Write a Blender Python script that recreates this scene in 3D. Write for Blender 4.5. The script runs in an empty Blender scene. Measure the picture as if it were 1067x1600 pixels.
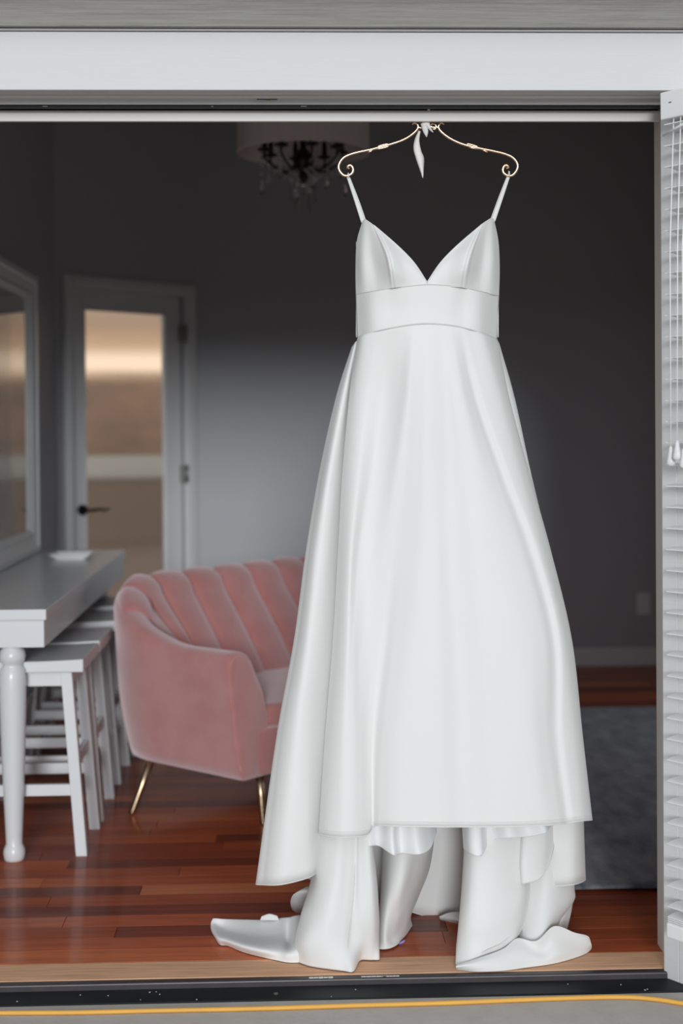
import bpy, bmesh, math, random
import numpy as np
from mathutils import Vector, Matrix
random.seed(7)
PI = math.pi
scene = bpy.context.scene
COL = scene.collection

# ------------------------------------------------------------------ camera
F = 2222.0
CAM = Vector((0.0, -3.40, 1.30))
YAW, PITCH, ROLL = math.radians(2.0), math.radians(0.8), math.radians(0.42)
PPY = 665.0 + F*math.tan(PITCH)                   # principal row of the 1067x1600 frame
_f = Vector((math.sin(YAW)*math.cos(PITCH), math.cos(YAW)*math.cos(PITCH), -math.sin(PITCH)))
_r = Vector((math.cos(YAW), -math.sin(YAW), 0.0))
_u = _r.cross(_f)
_rot = Matrix((_r, _u, -_f)).transposed() @ Matrix.Rotation(-ROLL, 3, 'Z')
cam_d = bpy.data.cameras.new('camera')
cam = bpy.data.objects.new('camera', cam_d); COL.objects.link(cam)
cam.matrix_world = Matrix.Translation(CAM) @ _rot.to_4x4()
cam_d.sensor_fit = 'VERTICAL'; cam_d.sensor_height = 36.0; cam_d.sensor_width = 24.0
cam_d.lens = F*36.0/1600.0
cam_d.shift_y = -(800.0-PPY)/1600.0
cam_d.clip_start = 0.05; cam_d.clip_end = 500
cam_d.dof.use_dof = True; cam_d.dof.focus_distance = 3.42; cam_d.dof.aperture_fstop = 1.9
scene.camera = cam
scene.view_settings.view_transform = 'Standard'
scene.view_settings.look = 'None'
scene.view_settings.gamma = 1.0
scene.view_settings.exposure = 0.0
scene.view_settings.use_curve_mapping = False

def ray(px, py):
    return (_rot @ Vector(((px-533.5)/F, (PPY-py)/F, -1.0)))
def at(px, py, Y):                                # the point where a line of sight meets the plane y = Y
    d = ray(px, py); return CAM + d*((Y-CAM.y)/d.y)
def atz(px, py, Z):                               # ... meets the level z = Z
    d = ray(px, py); return CAM + d*((Z-CAM.z)/d.z)

# ------------------------------------------------------------------ world and lights
w = bpy.data.worlds.new('evening_sky'); scene.world = w; w.use_nodes = True
nt = w.node_tree; nt.nodes.clear()
def wn(t, **k):
    n = nt.nodes.new(t)
    for a, b in k.items(): setattr(n, a, b)
    return n
tc = wn('ShaderNodeTexCoord'); sp = wn('ShaderNodeSeparateXYZ'); nt.links.new(tc.outputs['Generated'], sp.inputs[0])
rampA = wn('ShaderNodeValToRGB')                  # cool overcast evening sky by elevation
mp = wn('ShaderNodeMapRange'); mp.inputs['From Min'].default_value = -0.2; mp.inputs['From Max'].default_value = 0.8
nt.links.new(sp.outputs['Z'], mp.inputs['Value']); nt.links.new(mp.outputs[0], rampA.inputs[0])
e = rampA.color_ramp.elements
e[0].position = 0.0; e[0].color = (.10, .10, .095, 1)
e[1].position = 1.0; e[1].color = (1.0, 1.05, 1.1, 1)
for p, c in ((.19, (.16, .16, .155, 1)), (.215, (.85, .89, .95, 1)), (.36, (.88, .92, .97, 1)), (.55, (.95, .98, 1.02, 1))):
    n = rampA.color_ramp.elements.new(p); n.color = c
rampB = wn('ShaderNodeValToRGB')                  # the sunset side
mp2 = wn('ShaderNodeMapRange'); mp2.inputs['From Min'].default_value = 0.0; mp2.inputs['From Max'].default_value = 0.12
nt.links.new(sp.outputs['Z'], mp2.inputs['Value']); nt.links.new(mp2.outputs[0], rampB.inputs[0])
e = rampB.color_ramp.elements
e[0].position = 0.0; e[0].color = (.5, .36, .24, 1)
e[1].position = 1.0; e[1].color = (.5, .42, .38, 1)
for p, c in ((.27, (.95, .60, .36, 1)), (.33, (1.55, 1.15, .82, 1)), (.40, (1.55, 1.2, .9, 1)), (.46, (.85, .55, .33, 1)), (.60, (.56, .385, .27, 1)), (.8, (.68, .53, .40, 1))):
    n = rampB.color_ramp.elements.new(p); n.color = c
az = wn('ShaderNodeMapRange'); az.inputs['From Min'].default_value = 0.1; az.inputs['From Max'].default_value = 0.6
nt.links.new(sp.outputs['Y'], az.inputs['Value'])
mx = wn('ShaderNodeMixRGB'); nt.links.new(az.outputs[0], mx.inputs[0])
nt.links.new(rampA.outputs[0], mx.inputs[1]); nt.links.new(rampB.outputs[0], mx.inputs[2])
bg = wn('ShaderNodeBackground'); bg.inputs['Strength'].default_value = .74
nt.links.new(mx.outputs[0], bg.inputs[0])
wo = wn('ShaderNodeOutputWorld'); nt.links.new(bg.outputs[0], wo.inputs[0])

sd = bpy.data.lights.new('soft_low_sun', 'SUN'); sd.energy = 1.65; sd.angle = math.radians(13); sd.color = (.95, .98, 1.0)
so = bpy.data.objects.new('soft_low_sun', sd); COL.objects.link(so)
_el, _azm = math.radians(9.8), math.radians(-1)  # low, from the front right
_d = Vector((-math.sin(_azm)*math.cos(_el), math.cos(_azm)*math.cos(_el), -math.sin(_el)))
so.rotation_euler = _d.to_track_quat('-Z', 'Y').to_euler(); so.location = (3, -8, 4)

# ------------------------------------------------------------------ materials
def mat(name, col, rough=.5, metal=0.0, spec=.5, noise=None, bump=None, sheen=0, sheen_tint=(1, 1, 1), sheen_rough=.4,
        coat=0, coat_rough=.1, trans=0, ior=1.45, sub=0):
    """noise=(scale xyz, amount, second colour); bump=(scale xyz, strength, distance)"""
    m = bpy.data.materials.new(name); m.use_nodes = True
    N, L = m.node_tree.nodes, m.node_tree.links
    b = N['Principled BSDF']
    b.inputs['Base Color'].default_value = (*col, 1); b.inputs['Roughness'].default_value = rough
    b.inputs['Metallic'].default_value = metal; b.inputs['Specular IOR Level'].default_value = spec
    b.inputs['IOR'].default_value = ior; b.inputs['Transmission Weight'].default_value = trans
    b.inputs['Sheen Weight'].default_value = sheen; b.inputs['Sheen Tint'].default_value = (*sheen_tint, 1)
    b.inputs['Sheen Roughness'].default_value = sheen_rough
    b.inputs['Coat Weight'].default_value = coat; b.inputs['Coat Roughness'].default_value = coat_rough
    if noise or bump:
        t = N.new('ShaderNodeTexCoord')
    if noise:
        sc, amt, c2 = noise[:3]
        mpn = N.new('ShaderNodeMapping'); mpn.inputs['Scale'].default_value = sc
        L.new(t.outputs['Object'], mpn.inputs[0])
        nz = N.new('ShaderNodeTexNoise'); nz.inputs['Scale'].default_value = 1; nz.inputs['Detail'].default_value = 6
        nz.inputs['Roughness'].default_value = .6
        L.new(mpn.outputs[0], nz.inputs[0])
        r = N.new('ShaderNodeMapRange'); r.inputs['From Min'].default_value = .35; r.inputs['From Max'].default_value = .68
        r.inputs['To Max'].default_value = amt
        L.new(nz.outputs[0], r.inputs[0])
        mxn = N.new('ShaderNodeMixRGB'); mxn.inputs[1].default_value = (*col, 1); mxn.inputs[2].default_value = (*c2, 1)
        L.new(r.outputs[0], mxn.inputs[0]); L.new(mxn.outputs[0], b.inputs['Base Color'])
    if bump:
        sc, st, ds = bump
        mpb = N.new('ShaderNodeMapping'); mpb.inputs['Scale'].default_value = sc
        L.new(t.outputs['Object'], mpb.inputs[0])
        nb = N.new('ShaderNodeTexNoise'); nb.inputs['Scale'].default_value = 1; nb.inputs['Detail'].default_value = 5
        L.new(mpb.outputs[0], nb.inputs[0])
        bp = N.new('ShaderNodeBump'); bp.inputs['Strength'].default_value = st; bp.inputs['Distance'].default_value = ds
        L.new(nb.outputs[0], bp.inputs['Height']); L.new(bp.outputs[0], b.inputs['Normal'])
    return m

M = {}
M['ext_white'] = mat('exterior_white_paint', (.64, .64, .645), .55, noise=((3, 3, 60), .12, (.60, .60, .60)), bump=((8, 8, 220), .5, .0012))
M['frame_white'] = mat('vinyl_white', (.66, .63, .60), .4, noise=((6, 6, 6), .2, (.58, .55, .52)))
M['siding'] = mat('grey_siding_paint', (.22, .21, .19), .6, noise=((5, 5, 200), .55, (.33, .32, .29)), bump=((4, 20, 190), 1.0, .006))
M['black'] = mat('black_metal', (.008, .011, .012), .5, spec=.25, noise=((30, 30, 30), .25, (.016, .02, .021)))
M['dark_metal'] = mat('dark_threshold_metal', (.055, .05, .052), .4, metal=.4, noise=((20, 60, 20), .4, (.09, .08, .08)))
M['scuff'] = mat('bare_scuff', (.72, .70, .66), .7, noise=((200, 80, 80), .5, (.4, .38, .36)))
M['sill'] = mat('raw_sill_wood', (.78, .46, .28), .75, spec=.2, noise=((5, 110, 60), .8, (.45, .26, .16)), bump=((6, 200, 200), .4, .001))
M['concrete'] = mat('patio_concrete', (.50, .465, .43), .85, noise=((14, 14, 14), .5, (.40, .375, .345)), bump=((60, 60, 60), .5, .002))
M['wall'] = mat('grey_wall_paint', (.40, .41, .43), .5, noise=((2, 2, 2), .1, (.375, .385, .405)), bump=((90, 90, 90), .12, .001))
M['ceiling'] = mat('ceiling_paint', (.40, .38, .36), .8, bump=((60, 60, 60), .1, .001))
M['trim'] = mat('white_trim_paint', (.68, .69, .70), .35, noise=((3, 3, 3), .1, (.62, .63, .64)))
M['furn'] = mat('white_furniture_paint', (.74, .76, .78), .32, coat=.3, coat_rough=.2, noise=((4, 4, 4), .12, (.68, .70, .72)))
M['satin'] = mat('ivory_satin', (.77, .77, .755), .55, spec=.25, sheen=.15, sheen_rough=.5, bump=((22, 22, 9), .16, .006))
M['lining'] = mat('sheer_lining', (.84, .85, .86), .6, spec=.2, sheen=.3, bump=((60, 60, 20), .2, .003))
M['seam'] = mat('satin_stitching', (.74, .73, .70), .5, noise=((300, 300, 300), .5, (.6, .58, .55)))
M['ribbon'] = mat('white_ribbon', (.82, .80, .78), .5, sheen=.3, bump=((80, 80, 20), .3, .003))
M['gold'] = mat('rose_gold_wire', (.80, .55, .36), .25, metal=1, noise=((40, 40, 40), .3, (.95, .82, .68)))
M['brass'] = mat('brushed_brass', (.55, .42, .28), .3, metal=1, noise=((30, 30, 10), .3, (.42, .32, .22)))
M['velvet'] = mat('pink_velvet', (.51, .215, .205), .8, spec=.1, sheen=1.0, sheen_tint=(1.0, .86, .88), sheen_rough=.62,
                  noise=((9, 9, 9), .55, (.40, .12, .105)), bump=((30, 30, 30), .15, .004))
M['bronze'] = mat('dark_bronze', (.03, .028, .026), .35, metal=.7, noise=((20, 20, 20), .3, (.06, .055, .05)))
M['nickel'] = mat('nickel_hinge', (.35, .34, .33), .35, metal=.8, noise=((40, 40, 40), .3, (.25, .25, .25)))
M['crystal'] = mat('cut_crystal', (.95, .95, .96), .03, trans=1.0, ior=1.6, noise=((10, 10, 10), .1, (.9, .9, .92)))
M['shade'] = mat('pleated_shade_fabric', (.72, .65, .63), .8, noise=((60, 60, 1), .5, (.6, .54, .52)), bump=((120, 120, 1), .6, .002))
M['pane'] = mat('reeded_glass', (.97, .97, .96), .05, trans=1.0, ior=1.35, noise=((1, 1, 1), .05, (.95, .95, .94)))
M['mirror'] = mat('mirror_silver', (.86, .86, .85), .02, metal=1, noise=((2, 2, 2), .1, (.82, .82, .82)))
M['plastic'] = mat('white_plastic', (.74, .75, .76), .4, noise=((9, 9, 9), .1, (.7, .7, .7)))
M['blind'] = mat('white_blind_slat', (.80, .80, .80), .4, noise=((2, 2, 2), .1, (.76, .76, .76)))
M['cord'] = mat('white_blind_cord', (.86, .86, .84), .6, bump=((200, 200, 400), .4, .001))
M['yellow'] = mat('yellow_cord_rubber', (.80, .42, .07), .5, noise=((12, 12, 12), .4, (.62, .33, .08)))
M['rug'] = mat('blue_grey_rug', (.085, .10, .13), .95, spec=.1, sheen=.4, noise=((16, 6, 6), 1.0, (.27, .275, .295)), bump=((160, 160, 160), .8, .004))
M['hedge'] = mat('dusky_hedge', (.09, .075, .05), .9, noise=((.9, .9, 3.0), 1, (.40, .21, .13)), bump=((3, 3, 3), .8, .2))
M['stucco'] = mat('pale_stucco', (.48, .44, .38), .9, noise=((1, 1, 1), .3, (.5, .45, .4)))
M['deck'] = mat('brown_decking', (.26, .18, .13), .7, noise=((.5, 5, 1), .6, (.18, .12, .09)))
M['purple'] = mat('lilac_satin_ribbon', (.30, .22, .55), .5, noise=((50, 50, 50), .3, (.4, .3, .6)))
WOOD = []
for i, (c, c2) in enumerate([((.30, .075, .030), (.20, .045, .018)), ((.36, .095, .038), (.25, .06, .024)), ((.24, .055, .024), (.16, .035, .015)),
                             ((.42, .13, .052), (.30, .08, .032)), ((.10, .026, .014), (.06, .016, .010)), ((.33, .085, .033), (.22, .05, .02)),
                             ((.16, .038, .018), (.10, .022, .012)), ((.46, .17, .075), (.34, .11, .045))]):
    WOOD.append(mat('cherry_plank_tone', (1.42*c[0], 1.2*c[1], c[2]), .5, spec=.2, coat=.27, coat_rough=.12, noise=((2.5, 45, 10), .75, c2), bump=((2, 70, 10), .12, .001)))

# ------------------------------------------------------------------ mesh helpers
def link(name, bm, m=None, parent=None, smooth=False, mods=()):
    me = bpy.data.meshes.new(name)
    bmesh.ops.recalc_face_normals(bm, faces=bm.faces)
    bm.to_mesh(me); bm.free()
    if m: me.materials.append(m)
    if smooth:
        for p in me.polygons: p.use_smooth = True
    o = bpy.data.objects.new(name, me); COL.objects.link(o)
    if parent: o.parent = parent
    for k, v in mods:
        md = o.modifiers.new(k.lower(), k)
        for a, b in v.items(): setattr(md, a, b)
    return o
def tag(o, label=None, cat=None, group=None, kind=None):
    if label: o['label'] = label
    if cat: o['category'] = cat
    if group: o['group'] = group
    if kind: o['kind'] = kind
    return o
def thing(name, label, cat, loc=(0, 0, 0), rz=0, group=None, kind=None):
    o = bpy.data.objects.new(name, None); COL.objects.link(o)
    o.empty_display_size = .05
    o.location = loc; o.rotation_euler = (0, 0, rz)
    bpy.context.view_layer.update() if False else None
    return tag(o, label, cat, group, kind)
BV = ('BEVEL', dict(width=.003, segments=2, limit_method='ANGLE'))
def bvl(wd, seg=2): return ('BEVEL', dict(width=wd, segments=seg, limit_method='ANGLE'))
def box(bm, x0, x1, y0, y1, z0, z1, mtx=None):
    vs = [bm.verts.new((x, y, z)) for x in (x0, x1) for y in (y0, y1) for z in (z0, z1)]
    for f in ((0, 1, 3, 2), (4, 6, 7, 5), (0, 4, 5, 1), (2, 3, 7, 6), (0, 2, 6, 4), (1, 5, 7, 3)):
        bm.faces.new([vs[i] for i in f])
    if mtx is not None:
        for v in vs: v.co = mtx @ v.co
    return vs
def hexa(bm, bot, top):                           # four bottom and four top corners
    vs = [bm.verts.new(p) for p in list(bot)+list(top)]
    for f in ((3, 2, 1, 0), (4, 5, 6, 7), (0, 1, 5, 4), (1, 2, 6, 5), (2, 3, 7, 6), (3, 0, 4, 7)):
        bm.faces.new([vs[i] for i in f])
def boxo(name, dims, m, parent=None, mods=(), mtx=None):
    bm = bmesh.new(); box(bm, *dims, mtx=mtx); return link(name, bm, m, parent, mods=mods)
def tube(bm, pts, rad, n=10, caps=True):
    pts = [Vector(p) for p in pts]
    rads = rad if isinstance(rad, (list, tuple)) else [rad]*len(pts)
    rings = []; up = None
    for i, p in enumerate(pts):
        t = (pts[min(i+1, len(pts)-1)]-pts[max(i-1, 0)])
        if t.length < 1e-9: t = Vector((0, 0, 1))
        t.normalize()
        if up is None:
            up = Vector((0, 0, 1)) if abs(t.z) < .9 else Vector((1, 0, 0))
        a = t.cross(up)
        if a.length < 1e-6: a = t.orthogonal()
        a.normalize(); b = a.cross(t).normalized(); up = b
        rings.append([bm.verts.new(p + (a*math.cos(q)+b*math.sin(q))*rads[i]) for q in [2*PI*k/n for k in range(n)]])
    for i in range(len(rings)-1):
        for k in range(n):
            bm.faces.new((rings[i][k], rings[i][(k+1) % n], rings[i+1][(k+1) % n], rings[i+1][k]))
    if caps:
        bm.faces.new(rings[0][::-1]); bm.faces.new(rings[-1])
def lathe(bm, prof, cx=0, cy=0, n=24, closed=False):
    rings = []
    for r, z in prof:
        rings.append([bm.verts.new((cx+r*math.cos(2*PI*k/n), cy+r*math.sin(2*PI*k/n), z)) for k in range(n)])
    m = len(rings)
    for i in range(m if closed else m-1):
        for k in range(n):
            bm.faces.new((rings[i][k], rings[i][(k+1) % n], rings[(i+1) % m][(k+1) % n], rings[(i+1) % m][k]))
    if not closed:
        bm.faces.new(rings[0][::-1]); bm.faces.new(rings[-1])
def cr(P, n):                                     # Catmull-Rom resample of an (k,d) array to n points, uniform in index
    P = np.asarray(P, float); k = len(P)
    if k == 2:
        t = np.linspace(0, 1, n)[:, None]; return P[0]*(1-t)+P[1]*t
    E = np.vstack([2*P[0]-P[1], P, 2*P[-1]-P[-2]])
    out = []
    for s in np.linspace(0, k-1, n):
        i = min(int(s), k-2); t = s-i
        a, b, c, d = E[i], E[i+1], E[i+2], E[i+3]
        out.append(.5*((2*b)+(-a+c)*t+(2*a-5*b+4*c-d)*t*t+(-a+3*b-3*c+d)*t**3))
    return np.array(out)
def gridmesh(bm, G, wrap=False):
    nr, nc = G.shape[:2]
    V = [[bm.verts.new(G[i, j]) for j in range(nc)] for i in range(nr)]
    for i in range(nr-1):
        for j in range(nc if wrap else nc-1):
            bm.faces.new((V[i][j], V[i][(j+1) % nc], V[i+1][(j+1) % nc], V[i+1][j]))
    return V
def P3(p):                                        # (px, py, depth) or (px, py, 'z', height)
    if len(p) == 4: return tuple(atz(p[0], p[1], p[3]))
    return tuple(at(*p))
def cloth_grid(cols, nr, nc):
    C = []
    for c in cols:
        C.append(cr([P3(p) for p in c], nr))
    C = np.array(C)                               # cols x nr x 3
    return np.array([cr(C[:, r], nc) for r in range(nr)])
def cloth(name, cols, parent, m, nr=60, nc=60, thick=.0016, fn=None):
    G = cloth_grid(cols, nr, nc)
    if fn: G = fn(G)
    bm = bmesh.new(); gridmesh(bm, G)
    o = link(name, bm, m, parent, smooth=True, mods=[('SOLIDIFY', dict(thickness=thick, offset=0))])
    return o, G
def seam_line(name, pts, parent, r=.0009, m=None):
    bm = bmesh.new(); tube(bm, pts, r, 5); return link(name, bm, m or M['seam'], parent, smooth=True)

# ================================================================== SETTING
XR = 2.45                                          # right wall of the room (out of frame)
YB = at(960, 1046, 4.15).y; YB = 4.17              # back wall
c1 = at(308, 665, YB); C1 = Vector((c1.x, YB))     # inner corner: back wall / door wall
_DA = math.radians(46)
dw = Vector((math.cos(_DA), math.sin(_DA)))        # direction of the door wall, from left corner to C1
# left corner lies on sight line px 88
d88 = ray(88, 665); d88 = Vector((d88.x, d88.y))
# solve CAM + d88*s = C1 - dw*t
A = np.array([[d88.x, dw.x], [d88.y, dw.y]]); sol = np.linalg.solve(A, [C1.x-CAM.x, C1.y-CAM.y])
C0 = C1 - dw*float(sol[1]); WL = float(sol[1]); XW = C0.x
CEIL = 2.95

# ---- outside ground
boxo('ground', (-8, 10, -14, -.142, -.12, -.02), M['concrete'])
tag(bpy.data.objects['ground'], kind='structure')
# ---- threshold
boxo('trim_1', (-2.4, 1.6, -.05, .055, -.04, 0.0), M['sill'], mods=[bvl(.002)])
tag(bpy.data.objects['trim_1'], 'worn bare wooden sill board', kind='structure')
ts = thing('trim_2', 'dark metal door threshold with scuffed paint', None, kind='structure')
boxo('threshold_lip', (-2.4, 1.6, -.074, -.051, -.04, -.001), M['dark_metal'], ts, [bvl(.004, 3)])
boxo('track_channel', (-2.4, 1.6, -.150, -.075, -.06, -.016), M['black'], ts, [bvl(.002)])
for (x0, y0, ww) in ((483, 1537, 38), (566, 1539, 40), (600, 1537, 26)):
    bm = bmesh.new(); p = atz(x0, y0, 0)
    for q in range(5):
        a = p.x + ww/660*q/5; h = random.uniform(.002, .005) if ww == 38 else .0012
        box(bm, a, a+ww/660/5.5, -.066-h, -.066+h, -.0012, .0004+.0003*q/5)
    link('paint_scuff', bm, M['scuff'], ts)
for k in range(16):
    bm = bmesh.new(); x = random.uniform(-.85, .85); y = random.uniform(-.145, -.08); s = random.uniform(.0008, .002)
    box(bm, x-s, x+s, y-s, y+s, -.0162, -.0152); link('paint_fleck', bm, M['scuff'], ts)
bm = bmesh.new(); p = atz(431, 1553, -.016); lathe(bm, [(.005, -.0165), (.005, -.014), (.003, -.0135)], p.x, p.y, 12); link('screw', bm, M['nickel'], ts)

# ---- floor: base + planks
fl = thing('floor', 'polished reddish cherry plank floor', None, kind='structure')
bm = bmesh.new()
vs = [bm.verts.new(v) for v in ((-2.4, .056, -.012), (XR, .056, -.012), (XR, YB+.1, -.012), (XW-.6, YB+.1, -.012))]
bm.faces.new(vs); r = bmesh.ops.extrude_face_region(bm, geom=bm.faces[:])
for v in [g for g in r['geom'] if isinstance(g, bmesh.types.BMVert)]: v.co.z -= .04
link('subfloor', bm, WOOD[4], fl)
PW = .0826; y = .057; row = 0
special = {0: [(-.2, 1)], 1: [(0, 0)]}
while y < YB+.02:
    y1 = min(y+PW, YB+.03)
    xl = XW-.005 if y < C0.y-.05 else XW+max(0, (y1-C0.y)/math.tan(_DA))-.06
    x = xl - random.uniform(0, .5); first = True
    while x < XR:
        ln = random.uniform(.45, 1.35)
        a, b = max(x, xl), min(x+ln, XR)
        if b-a > .05:
            bm = bmesh.new(); g = .0005; hb = random.uniform(-.0004, .0002)
            box(bm, a+g, b-g, y+g, y1-g, -.012, hb)
            for v in bm.verts:
                if v.co.z > -.006: pass
            wsel = random.choices(range(8), [5, 4, 4, 4, 2.6, 4, 3.5, 2])[0]
            link('plank', bm, WOOD[wsel], fl, mods=[('BEVEL', dict(width=.0008, segments=1, limit_method='ANGLE'))])
        x += ln
    y += PW; row += 1

# ---- walls
def struct(name, bm, m, parent=None, **k):
    o = link(name, bm, m, parent, **k)
    if parent is None: o['kind'] = 'structure'
    return o
bm = bmesh.new(); box(bm, C1.x-.02, XR+.1, YB, YB+.12, -.05, CEIL); struct('wall_back', bm, M['wall'])
bm = bmesh.new(); box(bm, XW-.12, XW, .10, C0.y+.03, -.05, CEIL); struct('wall_left', bm, M['wall'])
WY0, WY1, WZ1 = .9, 3.2, 2.05                     # unseen opening added in the right wall to brighten the back wall
bm = bmesh.new(); box(bm, XR, XR+.12, .10, WY0, -.05, CEIL); box(bm, XR, XR+.12, WY1, YB+.1, -.05, CEIL); box(bm, XR, XR+.12, WY0, WY1, WZ1, CEIL); struct('wall_right', bm, M['wall'])
bm = bmesh.new(); box(bm, XR-.01, XR+.13, WY0, WY0+.05, 0, WZ1-.05); box(bm, XR-.01, XR+.13, WY1-.05, WY1, 0, WZ1-.05); box(bm, XR-.01, XR+.13, WY0, WY1, WZ1-.05, WZ1); struct('trim_8', bm, M['trim'])  # frame of the added light opening
bm = bmesh.new(); box(bm, XR+.125, 10, -.13, 14, -.12, -.03); struct('side_patio', bm, M['concrete'])  # unseen ground outside the added opening
bm = bmesh.new(); box(bm, XW-.15, XR+.15, -.02, YB+.15, CEIL, CEIL+.1); struct('ceiling', bm, M['ceiling'])
# angled wall with a doorway; local frame s along wall, n towards the room
DM = Matrix.Translation((C0.x, C0.y, 0)) @ Matrix.Rotation(_DA, 4, 'Z')   # local x along wall, local -y into the room
def wall_s(px):                                   # distance along the door wall for an image column
    d = ray(px, 665); d = Vector((d.x, d.y))
    s = np.linalg.solve(np.array([[d.x, -dw.x], [d.y, -dw.y]]), [C0.x-CAM.x, C0.y-CAM.y])
    return float(s[1])
def wall_z(px, py):                               # height on the door wall
    s = wall_s(px); X = C0+dw*s; dist = (X.y-CAM.y); d = ray(px, py); return CAM.z + d.z/d.y*dist
S = {k: wall_s(v) for k, v in dict(t0=99, l0=113, g0=135, g1=265, l1=287, t1=305).items()}
ZT = wall_z(99, 428); ZI = ZT-.065; GZ = wall_z(135, 480)
print('door', S, ZT, GZ, 'XW', XW, 'C0', C0, 'C1', C1)
bm = bmesh.new()
box(bm, -.02, S['l0']-.006, 0, .12, -.05, CEIL, DM); box(bm, S['l1']+.006, WL+.03, 0, .12, -.05, CEIL, DM)
box(bm, S['l0']-.006, S['l1']+.006, 0, .12, ZI+.006, CEIL, DM)
struct('wall_diagonal', bm, M['wall'])
dr = thing('door_1', 'narrow white door with full-height reeded glass', None, kind='structure')
bm = bmesh.new()
box(bm, S['l0'], S['g0'], .02, .055, .01, ZI, DM); box(bm, S['g1'], S['l1'], .02, .055, .01, ZI, DM)
box(bm, S['g0'], S['g1'], .02, .055, GZ, ZI, DM); box(bm, S['g0'], S['g1'], .02, .055, .01, .25, DM)
link('door_leaf', bm, M['trim'], dr, mods=[bvl(.002)])
# glazing bead
bm = bmesh.new(); q = .012
for (a, b, c, d) in ((S['g0'], S['g0']+q, .25, GZ), (S['g1']-q, S['g1'], .25, GZ), (S['g0'], S['g1'], .25, .25+q), (S['g0'], S['g1'], GZ-q, GZ)):
    box(bm, a, b, .014, .03, c, d, DM)
link('glazing_bead', bm, M['trim'], dr, mods=[bvl(.003)])
bm = bmesh.new()                                   # fluted pane
nf = 34; g0, g1 = S['g0']+.004, S['g1']-.004; prof = []
for k in range(nf*8+1):
    u = k/(nf*8); ph = (k % 8)/8.0
    prof.append((g0+(g1-g0)*u, .036-.0030*math.sin(PI*ph)))
fr = [[bm.verts.new(DM @ Vector((a, b, z))) for a, b in prof] for z in (.252, GZ-.002)]
bk = [[bm.verts.new(DM @ Vector((a, .042, z))) for a, b in prof] for z in (.252, GZ-.002)]
for k in range(len(prof)-1):
    bm.faces.new((fr[0][k], fr[0][k+1], fr[1][k+1], fr[1][k])); bm.faces.new((bk[0][k+1], bk[0][k], bk[1][k], bk[1][k+1]))
    bm.faces.new((fr[1][k], fr[1][k+1], bk[1][k+1], bk[1][k])); bm.faces.new((fr[0][k+1], fr[0][k], bk[0][k], bk[0][k+1]))
bm.faces.new((fr[0][0], fr[1][0], bk[1][0], bk[0][0])); bm.faces.new((fr[0][-1], bk[0][-1], bk[1][-1], fr[1][-1]))
link('glass_pane', bm, M['pane'], dr)
# casing
cs = thing('trim_3', 'white casing around the narrow glass door', None, kind='structure')
for nm, (a, b, c, d) in (('side_casing', (S['t0'], S['l0']-.002, 0, ZT)), ('side_casing', (S['l1']+.002, S['t1'], 0, ZT)), ('head_casing', (S['l0']-.002, S['l1']+.002, ZI+.002, ZT))):
    bm = bmesh.new(); box(bm, a, b, -.018, 0, c, d, DM)
    w_ = b-a
    if nm == 'side_casing': box(bm, a+w_*.15, b-w_*.3, -.026, -.018, c, d-.02, DM)
    else: box(bm, a, b, -.026, -.018, c+.02, d-.015, DM)
    link(nm, bm, M['trim'], cs, mods=[bvl(.004)])
for pz in (522, 740):
    z = wall_z(294, pz); bm = bmesh.new(); s0 = S['l1']
    box(bm, s0-.014, s0+.012, -.022, .02, z-.045, z+.045, DM)
    h = link('hinge', bm, M['nickel'], dr, mods=[bvl(.002)])
    bm = bmesh.new(); tube(bm, [DM @ Vector((s0-.001, -.026, z-.048)), DM @ Vector((s0-.001, -.026, z+.048))], .006, 8); link('hinge_pin', bm, M['nickel'], h, smooth=True)
hs = wall_s(130); hz = wall_z(130, 797)
bm = bmesh.new(); tube(bm, [DM @ Vector((hs, .02, hz)), DM @ Vector((hs, .002, hz))], .027, 20)
lock = link('door_handle', bm, M['bronze'], dr, mods=[bvl(.003)])
bm = bmesh.new(); tube(bm, [DM @ Vector((hs, .004, hz)), DM @ Vector((hs, -.045, hz)), DM @ Vector((hs+.01, -.055, hz)), DM @ Vector((hs+.05, -.056, hz+.004)),
                            DM @ Vector((hs+.085, -.054, hz-.004)), DM @ Vector((hs+.115, -.050, hz+.004))], [.009, .009, .009, .008, .007, .006], 10)
link('lever', bm, M['bronze'], lock, smooth=True)
# baseboards
bm = bmesh.new(); box(bm, C1.x, XR, YB-.014, YB, 0, .082); box(bm, C1.x, XR, YB-.009, YB, .082, .098); struct('baseboard_back', bm, M['trim'], mods=[bvl(.003)])
bm = bmesh.new(); box(bm, XW, XW+.014, .10, C0.y, 0, .095); struct('baseboard_left', bm, M['trim'], mods=[bvl(.003)])
bm = bmesh.new(); box(bm, XR-.014, XR, .10, WY0, 0, .095); box(bm, XR-.014, XR, WY1, YB-.014, 0, .095); struct('baseboard_right', bm, M['trim'], mods=[bvl(.003)])

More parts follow.
